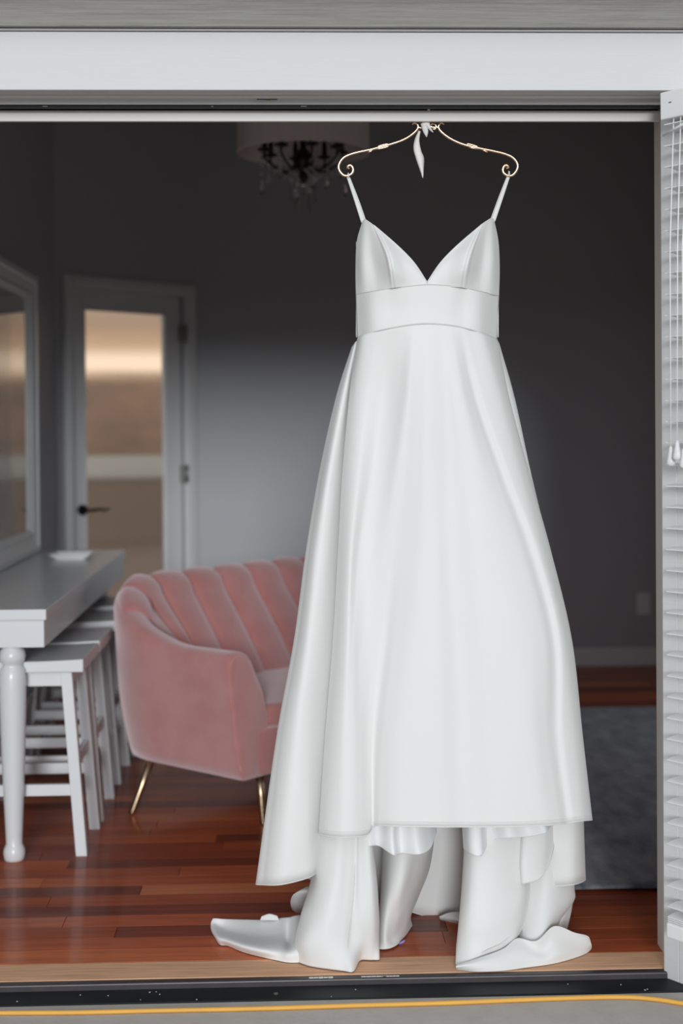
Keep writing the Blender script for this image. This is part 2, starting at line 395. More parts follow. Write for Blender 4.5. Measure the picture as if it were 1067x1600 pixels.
# ---- front wall / header
FZ = at(533, 141, -.10).z; SZ = at(533, 44, -.115).z
hd = thing('wall_front', 'grey lap siding wall above and beside the opening', None, kind='structure')
boxo('header_core', (-3.2, 3.3, .06, .10, FZ+.0, CEIL), M['wall'], hd)
boxo('header_core', (-3.2, 3.3, -.085, .06, FZ+.03, CEIL+.3), M['siding'], hd)
boxo('wall_core', (1.05, 3.3, -.06, .10, -.05, FZ+.03), M['wall'], hd)
boxo('wall_core', (-3.2, XW-.10, -.06, .099, -.05, FZ+.03), M['wall'], hd)
bz = SZ; LAP = .17
for k in range(5):                                # lap boards, bottom edge proud
    z0, z1 = bz+k*LAP*.47-.0, bz+(k+1)*LAP*.47+.012
    bm = bmesh.new()
    hexa(bm, [(-3.2, -.128, z0), (3.3, -.128, z0), (3.3, -.086, z0), (-3.2, -.086, z0)], [(-3.2, -.104, z1), (3.3, -.104, z1), (3.3, -.086, z1), (-3.2, -.086, z1)])
    link('siding_board', bm, M['siding'], hd)
for k in range(26):
    z0, z1 = -.02+k*.08, -.02+(k+1)*.08+.01
    if z0 > FZ-.1: break
    for xa, xb in ((1.12, 3.3), (-3.2, XW-.16)):
        bm = bmesh.new()
        hexa(bm, [(xa, -.082, z0), (xb, -.082, z0), (xb, -.062, z0), (xa, -.062, z0)], [(xa, -.066, z1), (xb, -.066, z1), (xb, -.061, z1), (xa, -.061, z1)])
        link('siding_board', bm, M['siding'], hd)
z50 = at(533, 50, -.10).z
fc = thing('trim_4', 'white fascia board over the doorway', None, kind='structure')
boxo('fascia_board', (-3.2, 3.3, -.10, -.075, FZ, z50), M['ext_white'], fc, [bvl(.002)])
boxo('drip_cap', (-3.2, 3.3, -.112, -.075, z50+.0008, SZ-.001), M['ext_white'], fc, [bvl(.001)])
ht = thing('trim_5', 'white door head with black track slot', None, kind='structure')
boxo('head_moulding', (-2.4, 1.05, -.075, -.045, FZ+.001, FZ+.03), M['frame_white'], ht, [bvl(.004, 3)])
boxo('head_moulding', (-2.4, 1.05, -.044, -.028, FZ-.004, FZ+.03), M['ext_white'], ht, [bvl(.004, 3)])
boxo('head_moulding', (-2.4, 1.05, -.008, .0, at(533, 163, -.008).z, FZ+.03), M['ext_white'], ht, [bvl(.001)])
boxo('head_moulding', (-2.4, 1.05, -.027, -.009, FZ+.003, FZ+.03), M['frame_white'], ht, [bvl(.002)])
ZBk = at(533, 170, .01).z; ZRt = at(533, 172.5, .035).z; ZRb = at(533, 189.5, .035).z
boxo('track_slot', (-2.4, 1.05, .001, .012, ZBk, FZ+.03), M['black'], ht)
boxo('head_rail', (-2.4, .90, .035, .047, ZRb, ZRt), M['frame_white'], ht, [bvl(.001)])
boxo('track_slot', (-2.4, 1.05, .0585, .0598, ZRt-.004, FZ+.03), M['black'], ht)
bm = bmesh.new(); p = at(417, 157, -.01); box(bm, p.x-.024, p.x+.024, -.024, -.004, FZ-.001, FZ+.0028); k_ = link('latch_plate', bm, M['bronze'], ht)
bm = bmesh.new(); lathe(bm, [(.005, FZ-.004), (.005, FZ-.001)], p.x+.004, -.014, 10); link('screw', bm, M['brass'], k_)
for x0, ww in ((66, 8), (470, 9), (330, 3)):
    bm = bmesh.new(); p = at(x0, 166, -.0); box(bm, p.x, p.x+ww/650, -.0006+.001, .0014, p.z-.0004, p.z+.0004); link('paint_scuff', bm, M['scuff'], ht)
# right jamb
JX = at(1024, 800, .10).x
jb = thing('trim_6', 'white side jambs of the opening', None, kind='structure')
boxo('jamb_board', (JX, JX+.16, .035, .10, 0, FZ+.03), M['frame_white'], jb, [bvl(.002)])
boxo('jamb_stop', (JX+.013, JX+.16, -.06, .034, 0, FZ), M['ext_white'], jb, [bvl(.002)])
boxo('jamb_board', (XW-.18, XW+.02, -.092, .099, 0, FZ-.001), M['frame_white'], jb, [bvl(.002)])

# ---- open folding panel on the right with its venetian blind
HB = at(1034, 800, -.065); PA = math.radians(-54)
PM = Matrix.Translation((HB.x, HB.y, 0)) @ Matrix.Rotation(PA, 4, 'Z')    # local x along the panel, local -y = visible face
pw_, pz0, pz1 = .80, at(1031, 1538, -.065).z, at(1031, 153, -.065).z
dp = thing('door_2', 'white folding door panel swung open at right', None, kind='structure')
bm = bmesh.new()
box(bm, 0, .045, 0, .04, pz0, pz1, PM); box(bm, pw_-.09, pw_, 0, .04, pz0, pz1, PM)
box(bm, .045, pw_-.09, 0, .04, pz0, pz0+.16, PM); box(bm, .045, pw_-.09, 0, .04, pz1-.09, pz1, PM)
link('panel_frame', bm, M['ext_white'], dp, mods=[bvl(.002)])
bm = bmesh.new(); box(bm, .0455, pw_-.0905, .0005, .030, pz0+.1605, pz1-.0905, PM)
link('panel_board', bm, M['ext_white'], dp)
bl = thing('window_blind', 'white slatted venetian blind hanging on the open door panel at right', 'blind')
bx0, bx1 = .060, pw_-.03
vz0 = at(1040, 197, -.08).z; rz1 = at(1040, 1426, -.08).z; rz0 = at(1040, 1449, -.08).z
bm = bmesh.new(); box(bm, .050, bx1+.01, -.062, -.002, vz0, pz1-.006, PM); link('valance', bm, M['blind'], bl, mods=[bvl(.003)])
bm = bmesh.new(); box(bm, .076, .083, -.0628, -.0618, pz1-.034, pz1-.032, PM); link('valance_clip', bm, M['bronze'], bl)
bm = bmesh.new(); box(bm, bx0-.004, bx1, -.060, -.010, rz0, rz1, PM); link('bottom_rail', bm, M['blind'], bl, mods=[bvl(.004)])
sp_ = 32.4/665; z = vz0-.012; k = 0
szs = []
while z > rz1+.02:
    szs.append(z); z -= sp_
smesh = {}
for k in range(4): szs.append(rz1+.003+.0045*k)
for i, z in enumerate(szs):
    up_ = z > 1.24
    tilt = math.radians(-4) if up_ else math.radians(3)
    key = up_
    if key not in smesh:
        bm = bmesh.new(); n = 6; prof = []
        for q in range(n+1):
            u = q/n-.5; prof.append((u*.050, .0022*(1-4*u*u)))
        rows = []
        for x in (bx0, bx1):
            rows.append([bm.verts.new((x, a, b)) for a, b in prof]+[bm.verts.new((x, a, b-.0022)) for a, b in prof[::-1]])
        nn = len(rows[0])
        for q in range(nn):
            bm.faces.new((rows[0][q], rows[0][(q+1) % nn], rows[1][(q+1) % nn], rows[1][q]))
        bm.faces.new(rows[0]); bm.faces.new(rows[1][::-1])
        o = link('slat', bm, M['blind'], bl, smooth=False); smesh[key] = o
    else:
        o = smesh[key].copy(); COL.objects.link(o)
    o.matrix_parent_inverse = Matrix.Identity(4)
    o.matrix_basis = PM @ Matrix.Translation((0, -.034, z)) @ Matrix.Rotation(tilt, 4, 'X')
for xx, yy in ((.26, -.060), (.26, -.010), (pw_-.12, -.060)):
    bm = bmesh.new(); tube(bm, [PM @ Vector((xx, yy, vz0)), PM @ Vector((xx, yy, rz1-.01))], .0011, 6); link('ladder_cord', bm, M['cord'], bl, smooth=True)
for (sx, zpx, jog) in ((.084, 699, .0), (.104, 690, .006), (.126, 702, -.004)):
    zt = at(1055, zpx, -.1).z; yy = -.070-abs(jog)
    bm = bmesh.new(); tube(bm, [PM @ Vector((sx, -.055, vz0+.004)), PM @ Vector((sx+jog, yy, vz0-.3)), PM @ Vector((sx+jog*.5, yy, zt))], .0015, 6)
    c_ = link('lift_cord', bm, M['cord'], bl, smooth=True)
    bm = bmesh.new(); prof = [(.0025, zt+.004), (.0045, zt), (.006, zt-.012), (.0095, zt-.028), (.0105, zt-.036), (.007, zt-.041)]
    lathe(bm, prof, 0, 0, 12); bmesh.ops.translate(bm, verts=bm.verts, vec=PM @ Vector((sx+jog*.5, yy, 0)))
    link('tassel', bm, M['plastic'], c_, smooth=True)
bm = bmesh.new(); a = PM @ Vector((.062, -.066, at(1043, 219, -.1).z)); b = PM @ Vector((.15, -.074, at(1067, 213, -.1).z+.012)); tube(bm, [a, b], .0028, 8)
link('tilt_wand', bm, M['plastic'], bl, smooth=True)

# ---- yellow cord on the patio
bm = bmesh.new()
pts = cr([tuple(atz(x, y_, -.015)) for x, y_ in ((-900, 1600), (-500, 1592), (-160, 1586), (-20, 1583), (120, 1582), (250, 1579), (400, 1576), (560, 1571), (700, 1567), (850, 1561), (960, 1558), (1020, 1561), (1100, 1573), (1180, 1582))], 90)
tube(bm, pts, .0052, 10)
yc = link('extension_cord', bm, M['yellow'], smooth=True)
tag(yc, 'yellow extension cord lying along the concrete in front of the threshold', 'cord')

# ---- outside beyond the glass door
boxo('terrace', (-9, 2.5, YB+.13, 14, -.2, -.05), M['deck']); tag(bpy.data.objects['terrace'], kind='structure')
bm = bmesh.new(); box(bm, -16, 10, 13.0, 13.2, -.2, .70); struct('wall_garden', bm, M['deck'])
bm = bmesh.new(); box(bm, -16, 10, 12.95, 13.25, .70, .96); struct('trim_7', bm, M['stucco'], mods=[bvl(.02)])
bm = bmesh.new()
random.seed(3)
G = np.zeros((9, 60, 3))
for i in range(9):
    for j in range(60):
        x = -22+40*j/59; t = i/8
        hgt = 2.10+.12*math.sin(j*.6)+random.uniform(-.06, .06)
        G[i, j] = (x+random.uniform(-.1, .1), 18+1.6*t+random.uniform(-.15, .15), -.2+(hgt+.2)*math.sin(PI*min(max(t, .02), .98))**.4)
gridmesh(bm, G); hg = link('hedge', bm, M['hedge'], smooth=True)
tag(hg, 'dark brownish hedge seen blurred through the reeded glass door', 'hedge')
random.seed(11)

# ================================================================== FURNITURE
# ---- console table
TX1 = atz(72, 952, .76).x; TY0 = atz(72, 952, .76).y; TY1 = atz(195, 859, .76).y; TX0 = XW+.004
print('table', TX0, TX1, TY0, TY1)
tb = thing('console_table', 'long white console table with turned legs against the left wall', 'table', (0, 0, 0))
boxo('table_top', (TX0, TX1, TY0, TY1, .727, .76), M['furn'], tb, [bvl(.003)])
ap = bmesh.new(); i_ = .008
box(ap, TX0+i_, TX1-i_, TY0+i_, TY0+i_+.022, .645, .7265); box(ap, TX0+i_, TX1-i_, TY1-i_-.022, TY1-i_, .645, .7265)
box(ap, TX1-i_-.022, TX1-i_, TY0+i_+.022, TY1-i_-.022, .645, .7265); box(ap, TX0+i_, TX0+i_+.022, TY0+i_+.022, TY1-i_-.022, .645, .7265)
link('apron', ap, M['furn'], tb, mods=[bvl(.002)])
prof = [(.030, .7), (.030, .640), (.037, .632), (.040, .615), (.037, .600), (.030, .592), (.030, .585), (.037, .575), (.040, .55), (.0405, .50), (.038, .40), (.034, .28), (.029, .16), (.0255, .075), (.0245, .050),
        (.027, .044), (.0315, .034), (.033, .022), (.031, .008), (.029, 0.0)]
lx = atz(17, 1352, 0).x
for (x, yy) in ((lx, TY0+.045), (TX0+.055, TY0+.045), (lx, TY1-.055), (TX0+.055, TY1-.055)):
    bm = bmesh.new(); lathe(bm, prof[::-1], x, yy, 28); link('leg', bm, M['furn'], tb, smooth=True)

# ---- stools
SX = atz(130, 1030, .60).x; SL = .40; ST = .60
def make_stool(label):
    st = thing('counter_stool', label, 'stool', group='white stools tucked under the console table')
    D2, W2 = .165, SL/2
    bm = bmesh.new(); n = 12; rows = []
    for q in range(n+1):                           # slightly dished saddle seat
        u = -1+2*q/n; zt = ST-.006*(1-u*u)
        rows.append((u*W2, zt))
    R = [[bm.verts.new((x, s*D2, z_)) for (s, z_) in ((-1, ST-.040), (-1, z), (1, z), (1, ST-.040))] for x, z in rows]
    for a, b in zip(R, R[1:]):
        for q in range(4): bm.faces.new((a[q], a[(q+1) % 4], b[(q+1) % 4], b[q]))
    bm.faces.new(R[0]); bm.faces.new(R[-1][::-1])
    link('seat', bm, M['furn'], st, mods=[bvl(.004)])
    h = .017
    for sx in (-1, 1):
        for sy in (-1, 1):
            xt, xb = sx*(W2-.055), sx*(W2-.012); yt, yb = sy*(D2-.035), sy*(D2-.022)
            bm = bmesh.new()
            hexa(bm, [(xb-h, yb-h, 0), (xb+h, yb-h, 0), (xb+h, yb+h, 0), (xb-h, yb+h, 0)], [(xt-h, yt-h, ST-.041), (xt+h, yt-h, ST-.041), (xt+h, yt+h, ST-.041), (xt-h, yt+h, ST-.041)])
            link('leg', bm, M['furn'], st, mods=[bvl(.002)])
    for sy in (-1, 1):                             # aprons and rungs between the legs
        yy = sy*(D2-.034)
        link('seat_rail', (lambda b: (box(b, -W2+.05, W2-.05, yy-.010, yy+.010, ST-.085, ST-.041), b)[1])(bmesh.new()), M['furn'], st, mods=[bvl(.002)])
        yy = sy*(D2-.027)
        link('rung', (lambda b: (box(b, -W2+.03, W2-.03, yy-.009, yy+.009, .182, .217), b)[1])(bmesh.new()), M['furn'], st, mods=[bvl(.002)])
    for sx in (-1, 1):
        xx = sx*(W2-.052); link('seat_rail', (lambda b: (box(b, xx-.010, xx+.010, -D2+.05, D2-.05, ST-.085, ST-.041), b)[1])(bmesh.new()), M['furn'], st, mods=[bvl(.002)])
        xx = sx*(W2-.034); link('rung', (lambda b: (box(b, xx-.009, xx+.009, -D2+.04, D2-.04, .262, .297), b)[1])(bmesh.new()), M['furn'], st, mods=[bvl(.002)])
    return st
def dup(root, loc, label):
    r = root.copy(); COL.objects.link(r); r.location = loc; r['label'] = label
    for ch in list(root.children):
        c = ch.copy(); COL.objects.link(c); c.parent = r
    return r
s0y = atz(130, 1030, ST).y+.165
sx_c = SX-SL/2
st0 = make_stool('white wooden counter stool nearest the camera, behind the turned table leg'); st0.location = (sx_c, s0y, 0)
dup(st0, (sx_c, s0y+.375, 0), 'second white counter stool in the row, right behind the nearest one')
dup(st0, (sx_c, s0y+.86, 0), 'third white counter stool in the row, beside the pink sofa back')
dup(st0, (sx_c, s0y+1.30, 0), 'farthest white counter stool in the row under the table')

# ---- white dish on the table
p = atz(113, 871, .765)
bm = bmesh.new(); prof = [(.0, .762), (.048, .762), (.075, .790), (.078, .790), (.052, .7605)]
n = 4
dt = thing('square_dish', 'small white square dish on the far end of the console table', 'dish', (p.x, p.y, .7605), PI/4)
rings = [(.075, 0), (.105, .022), (.112, .022), (.112, .016), (.082, -.0), ]
bm = bmesh.new(); L_ = []
for r_, z_ in [(.078, 0.0), (.115, .020), (.118, .023), (.110, .023), (.075, .005)]:
    L_.append([bm.verts.new((r_*math.cos(PI/2*k), r_*math.sin(PI/2*k), z_)) for k in range(4)])
for a, b in zip(L_, L_[1:]):
    for k in range(4): bm.faces.new((a[k], a[(k+1) % 4], b[(k+1) % 4], b[k]))
bm.faces.new(L_[0][::-1]); bm.faces.new(L_[-1])
link('dish_body', bm, mat('glazed_white_ceramic', (.9, .92, .92), .2, noise=((5, 5, 5), .1, (.85, .88, .88))), dt, mods=[bvl(.003, 2)])

# ---- leaning mirror on the table
mx1 = .0
def on_left(px, py, X):
    d = ray(px, py); return CAM + d*((X-CAM.x)/d.x)
mr = thing('wall_mirror', 'large white framed mirror standing on the console table by the left wall', 'mirror')
MX = XW+.045
pe = on_left(62, 665, MX); MY1 = pe.y; MZ1 = on_left(62, 434, MX).z; MY0 = MY1-1.45; MZ0 = .762
print('mirror', MX, MY1, MZ1)
fw = .105
def mirror_member(name, a0, a1, b0, b1, vertical, sgn):
    pass
# mitred frame: profile from outside to inside (inset, proud)
prof = [(0, 0), (0, .030), (.006, .036), (.028, .036), (.034, .028), (.040, .026), (.070, .018), (.076, .022), (.088, .022), (.092, .014), (.105, .010), (.105, 0)]
def ringpts(ins): return [(MY0+ins, MZ0+ins), (MY1-ins, MZ0+ins), (MY1-ins, MZ1-ins), (MY0+ins, MZ1-ins)]
XB = MX-.036
for k, nm in enumerate(('bottom_frame', 'side_frame', 'top_frame', 'side_frame')):
    bm = bmesh.new(); A_, B_ = [], []
    for ins, pr in prof:
        q = ringpts(ins); a, b = q[k], q[(k+1) % 4]
        A_.append(bm.verts.new((XB+pr, a[0], a[1]))); B_.append(bm.verts.new((XB+pr, b[0], b[1])))
    for i in range(len(prof)):
        j = (i+1) % len(prof); bm.faces.new((A_[i], A_[j], B_[j], B_[i]))
    bm.faces.new(A_); bm.faces.new(B_[::-1]); link(nm, bm, M['furn'], mr)
boxo('mirror_glass', (XB+.002, XB+.008, MY0+fw-.004, MY1-fw+.004, MZ0+fw-.004, MZ1-fw+.004), M['mirror'], mr)

# ---- sofa
sa = math.radians(48)
SO = Vector((-.175, 1.115, 0))
sf = thing('loveseat', 'pink velvet channel-tufted loveseat with slim brass legs', 'sofa', SO, sa)
W, D, R, ZB = 1.34, .70, .30, .175
SOFA_R = .34
def upath(n):                                      # U from the near front corner round the back; returns (pos, outward normal, s)
    segs = []
    La = D-R; arc = PI/2*R; Lb = W-2*R; tot = 2*La+2*arc+Lb
    out = []
    for i in range(n):
        s = tot*i/(n-1)
        if s < La: p_ = (0, s); nn = (-1, 0)
        elif s < La+arc:
            a = (s-La)/R; p_ = (R-R*math.cos(a), D-R+R*math.sin(a)); nn = (-math.cos(a), math.sin(a))
        elif s < La+arc+Lb: p_ = (R+s-La-arc, D); nn = (0, 1)
        elif s < La+2*arc+Lb:
            a = (s-La-arc-Lb)/R; p_ = (W-R+R*math.sin(a), D-R+R*math.cos(a)); nn = (math.sin(a), math.cos(a))
        else: p_ = (W, D-R-(s-La-2*arc-Lb)); nn = (1, 0)
        out.append((Vector(p_), Vector(nn), s/tot))
    return out, tot
def sm(a, b, x):
    t = min(max((x-a)/(b-a), 0), 1); return t*t*(3-2*t)
def crest(s):                                      # height of the shell along the U
    m = min(s, 1-s)
    return .585+.165*sm(.08, .32, m)
def inner_off(s):                                  # how far in the foot of the inner face sits
    m = min(s, 1-s); return -.125-.17*sm(.12, .3, m)
def section(s, capk=0.0):                          # closed section: list of (offset, z)
    H = crest(s)-.05*capk; io = inner_off(s)
    P_ = [(0.0, ZB), (.022, ZB+.10), (.040, ZB+.22), (.052, H-.10), (.054, H-.04), (.040, H-.008), (.012, H), (-.020, H-.006), (-.048, H-.03), (-.070, H-.075),
          (-.085+(io+.085)*.45, (H-.075)*.5+.19), (io, .34), (io, ZB+.03), (io+.02, ZB)]
    return P_
PTH, TOT = upath(97)
def sec3(pos, nrm, s, capk=0.0, thin=1.0, fwd=0.0):
    out = []
    for o_, z in cr(section(s, capk), 40):
        c_ = -.035; oo = c_+(o_-c_)*thin
        p_ = pos+nrm*oo; out.append((p_.x, p_.y-fwd, z))
    return out
G = []
for k in range(6, 0, -1):
    ph = PI/2*k/6.0; G.append(sec3(PTH[0][0], PTH[0][1], 0, 1-math.cos(ph), .80+.20*math.cos(ph), .018*math.sin(ph)))
for p_, n_, s in PTH: G.append(sec3(p_, n_, s))
for k in range(1, 7):
    ph = PI/2*k/6.0; G.append(sec3(PTH[-1][0], PTH[-1][1], 1, 1-math.cos(ph), .80+.20*math.cos(ph), .018*math.sin(ph)))
bm = bmesh.new(); V = gridmesh(bm, np.array(G), wrap=True)
bm.faces.new(V[0]); bm.faces.new(V[-1][::-1])
link('sofa_shell', bm, M['velvet'], sf, smooth=True)
for i0 in (3, len(G)-4):                            # welt along the outer front edge of each arm
    bm = bmesh.new(); tube(bm, G[i0][1:24], .0035, 6); link('welt', bm, M['velvet'], sf, smooth=True)
# channels: pillows from the outer crest down the inner face
NCH = 9; sA, sB = .205, .795
def pt_at(s):
    x = s*(len(PTH)-1); i = min(int(x), len(PTH)-2); t = x-i
    return PTH[i][0].lerp(PTH[i+1][0], t), PTH[i][1].lerp(PTH[i+1][1], t).normalized()
for c_ in range(NCH):
    a, b = sA+(sB-sA)*c_/NCH, sA+(sB-sA)*(c_+1)/NCH
    nu, nv = 11, 26; G = np.zeros((nv, nu, 3))
    for j in range(nu):
        u = j/(nu-1); s = a+(b-a)*u; p_, n_ = pt_at(s); full = section(s)
        pr = cr(full[5:12], nv); bulge = .026*(1-(2*u-1)**2)**.5-.004
        for i in range(nv):
            o0 = pr[max(i-1, 0)]; o1 = pr[min(i+1, nv-1)]; tx, tz = o1-o0; l_ = math.hypot(tx, tz)+1e-9
            nx_, nz_ = tz/l_, -tx/l_                # outward from the section (travelling over the top, inwards)
            if i == 0 and nx_ < 0: pass
            env = min(1, i/4.0)
            off = pr[i][0] - (-nx_)*0 + nx_*bulge*env; z = pr[i][1] + nz_*bulge*env
            q_ = p_+n_*off; G[i, j] = (q_.x, q_.y, z)
    bm = bmesh.new(); gridmesh(bm, G); link('back_channel', bm, M['velvet'], sf, smooth=True, mods=[('SOLIDIFY', dict(thickness=.004, offset=0))])
# seat base (convex front) and cushion
def seat_outline(front, inset):
    pts = []
    x0, x1 = .075+inset, W-.075-inset
    for k in range(25):
        u = k/24; x = x0+(x1-x0)*u; pts.append((x, front-.075*(math.sin(PI*u))**.6+.0))
    pts += [(W-.10-inset, .42), (W-.25-inset, .47), (.25+inset, .47), (.10+inset, .42)]
    return pts
def prism(name, pts, z0, z1, bv_, crown=0):
    bm = bmesh.new(); a = [bm.verts.new((x, y_, z0)) for x, y_ in pts]; b = [bm.verts.new((x, y_, z1)) for x, y_ in pts]
    n = len(pts)
    for k in range(n): bm.faces.new((a[k], a[(k+1) % n], b[(k+1) % n], b[k]))
    bm.faces.new(a[::-1]); bm.faces.new(b)
    return link(name, bm, M['velvet'], sf, smooth=True, mods=[('BEVEL', dict(width=bv_, segments=5, limit_method='ANGLE', angle_limit=math.radians(40)))])
prism('seat_base', seat_outline(.0, -.045), ZB, .325, .012)
prism('seat_cushion', seat_outline(-.012, .03), .322, .40, .028)
for (tx, ty, bx, by) in ((.14, .045, .13, .02), (.03, .44, -.045, .46), (W-.12, .05, W-.10, .02), (W-.03, .44, W+.03, .46)):
    bm = bmesh.new(); tube(bm, [(bx, by, 0), (bx, by, .004), ((tx+bx)/2, (ty+by)/2, .09), (tx, ty, ZB+.01)], [.009, .010, .0125, .016], 14)
    lg = link('leg', bm, M['brass'], sf, smooth=True)

# ---- chandelier
CHY = 5.25-3.4; cc = at(474, 245, CHY); CX, CY, CZ = cc.x, CHY, at(474, 240, CHY-.0).z; CRd = 103/F*(CHY+3.4)
print('chandelier', CX, CZ, CRd)
ch = thing('chandelier', 'dim drum-shade chandelier with crystal drops hanging from the ceiling', 'chandelier', (CX, CY, 0))
bm = bmesh.new(); lathe(bm, [(CRd, CZ), (CRd, CZ+.30), (CRd-.004, CZ+.30), (CRd-.004, CZ)], n=64, closed=True); link('drum_shade', bm, M['shade'], ch, smooth=False)
bm = bmesh.new(); lathe(bm, [(.0, CZ-.11), (.010, CZ-.105), (.018, CZ-.085), (.010, CZ-.07), (.03, CZ-.05), (.042, CZ-.025), (.03, CZ-.0), (.012, CZ+.02), (.010, CZ+.20), (.012, CZ+.30), (.006, CZ+.31), (.006, CEIL-.03), (.06, CEIL-.028), (.06, CEIL)], n=20)
link('stem', bm, M['bronze'], ch, smooth=True)
bm = bmesh.new()
for k in range(3):
    a = 2*PI*k/3; tube(bm, [(0, 0, CZ+.285), (CRd*math.cos(a), CRd*math.sin(a), CZ+.285)], .003, 6)
link('shade_spider', bm, M['bronze'], ch)
def crystal_mesh():
    bm = bmesh.new(); lathe(bm, [(.0008, .0), (.004, -.006), (.009, -.022), (.0125, -.034), (.009, -.046), (.0008, -.055)], n=8); return bm
def bead(bm, x, y_, z, r):
    bmesh.ops.create_icosphere(bm, subdivisions=1, radius=r, matrix=Matrix.Translation((x, y_, z)))
for k in range(8):
    a = 2*PI*k/8+.2; ca, sa_ = math.cos(a), math.sin(a); L0 = .145
    pts = cr([(.02, CZ-.03), (.06, CZ-.065), (.10, CZ-.055), (L0, CZ-.02), (L0+.0, CZ+.005)], 16)
    bm = bmesh.new(); tube(bm, [(r_*ca, r_*sa_, z) for r_, z in pts], .0045, 8)
    arm = link('arm', bm, M['bronze'], ch, smooth=True)
    bm = bmesh.new(); lathe(bm, [(.008, CZ+.0), (.024, CZ+.006), (.026, CZ+.012), (.010, CZ+.012), (.009, CZ+.055), (.004, CZ+.075)], L0*ca, L0*sa_, 12); link('candle_cup', bm, M['bronze'], arm, smooth=True)
    drop = .03 if k % 2 else .075
    bm = crystal_mesh(); bmesh.ops.translate(bm, verts=bm.verts, vec=((L0+.01)*ca, (L0+.01)*sa_, CZ-.03-drop)); 
    for q in range(3): bead(bm, (L0+.01)*ca, (L0+.01)*sa_, CZ-.02-drop*q/2.5, .006)
    link('crystal_drop', bm, M['crystal'], arm)
    bm = bmesh.new()
    for q in range(7):
        t = q/6; rr = .03+(L0-.03)*t; bead(bm, rr*ca, rr*sa_, CZ-.05-.05*math.sin(PI*t)+.03*t, .0065)
    link('crystal_chain', bm, M['crystal'], arm)
for k in range(6):
    a = 2*PI*k/6; rr = .045; zl = CZ-.09-.025*(k % 3)
    bm = bmesh.new(); lathe(bm, [(.0008, zl), (.006, zl-.01), (.006, zl-.075), (.0008, zl-.09)], rr*math.cos(a), rr*math.sin(a), 6)
    bead(bm, rr*math.cos(a), rr*math.sin(a), zl+.012, .008); bead(bm, rr*math.cos(a), rr*math.sin(a), zl+.03, .006)
    link('crystal_prism', bm, M['crystal'], ch)
bm = bmesh.new(); bead(bm, 0, 0, CZ-.13, .02); link('crystal_ball', bm, M['crystal'], ch)

# ---- rug
r0 = atz(1022, 1393, 0).y; r1 = atz(1000, 1110, 0).y
bm = bmesh.new()
G = np.zeros((60, 40, 3)); random.seed(5)
rxa, rxb = .77, 2.2
for i in range(60):
    for j in range(40):
        G[i, j] = (rxa+(rxb-rxa)*j/39, r0+(r1-r0)*i/59, .009+random.uniform(-.001, .001))
V = gridmesh(bm, G)
rg = link('area_rug', bm, M['rug'], smooth=True, mods=[('SOLIDIFY', dict(thickness=.008, offset=-1))])
tag(rg, 'mottled blue-grey area rug on the wood floor behind the dress', 'rug')
# ---- outlet
p = at(1005, 943, YB)
ot = thing('wall_outlet', 'white electrical outlet plate low on the back wall', 'outlet', (p.x, YB, p.z))
boxo('cover_plate', (-.036, .036, -.006, 0, -.058, .058), M['plastic'], ot, [bvl(.002)])
for s in (-1, 1):
    bm = bmesh.new(); tube(bm, [(0, -.0055, s*.024), (0, -.009, s*.024)], .017, 16); so_ = link('socket', bm, M['plastic'], ot)
    for q in (-1, 1):
        bm = bmesh.new(); box(bm, q*.006-.001, q*.006+.001, -.0096, -.0088, s*.024-.004, s*.024+.004); link('slot', bm, M['black'], so_)

# ================================================================== HANGER AND DRESS
HY = .062
hg_ = thing('dress_hanger', 'scrolled rose gold wire hanger hooked behind the door head rail', 'hanger')
def hp(x, y_): return tuple(at(x, y_, HY))
def wire(name, pts, r=.0038, parent=hg_, n=70, taper=True):
    P_ = cr([hp(*q) for q in pts], n)
    rr = [r*(min(1, .45+min(i, n-1-i)/8) if taper else 1) for i in range(n)]
    bm = bmesh.new(); tube(bm, P_, rr, 10); return link(name, bm, M['gold'], parent, smooth=True)
wire('arm', [(546, 264), (543, 261), (547, 258), (551, 262), (551, 269), (545, 274), (537, 274), (530, 266), (529.5, 257), (536, 247), (548, 241), (563, 237), (580, 233.5), (608, 226), (630, 218.5), (645, 209), (653, 200), (652, 194), (647, 191.5), (644, 195)])
wire('arm', [(791, 264), (794, 261), (790, 258), (786, 262), (786, 269), (792, 274), (800, 274), (807, 266), (808.5, 257), (802, 247), (790, 241), (775, 237), (758, 233.5), (728, 227), (708, 219), (694, 210), (685.5, 201), (686, 194), (690, 191.5), (694, 195)])
for pts in ([(575, 238), (579, 236), (592, 228.5), (606, 225), (611, 228)], [(578, 232), (590, 232.5), (604, 229.5), (610, 224)],
            [(762, 238), (758, 236), (745, 229), (732, 225), (726, 228)], [(759, 232), (748, 232.5), (734, 230), (727, 224)]):
    wire('leaf_twist', pts, .0026, n=24)
wire('cross_bar', [(651, 199), (660, 200), (668, 197), (676, 199), (686, 199)], .0034, n=30, taper=False)
wire('centre_scroll', [(671, 199), (675, 193), (681, 196), (679, 202), (674, 200)], .0028, n=30)
bm = bmesh.new()
a = Vector(hp(668, 198)); zt_ = ZRt+.003
pp = cr([a, a+Vector((0, 0, .02)), Vector((a.x, HY-.002, zt_-.002)), Vector((a.x, .046, zt_+.008)), Vector((a.x, .031, zt_+.006)), Vector((a.x, .028, zt_-.004))], 30)
tube(bm, pp, .0027, 8); link('hook', bm, M['gold'], hg_, smooth=True)

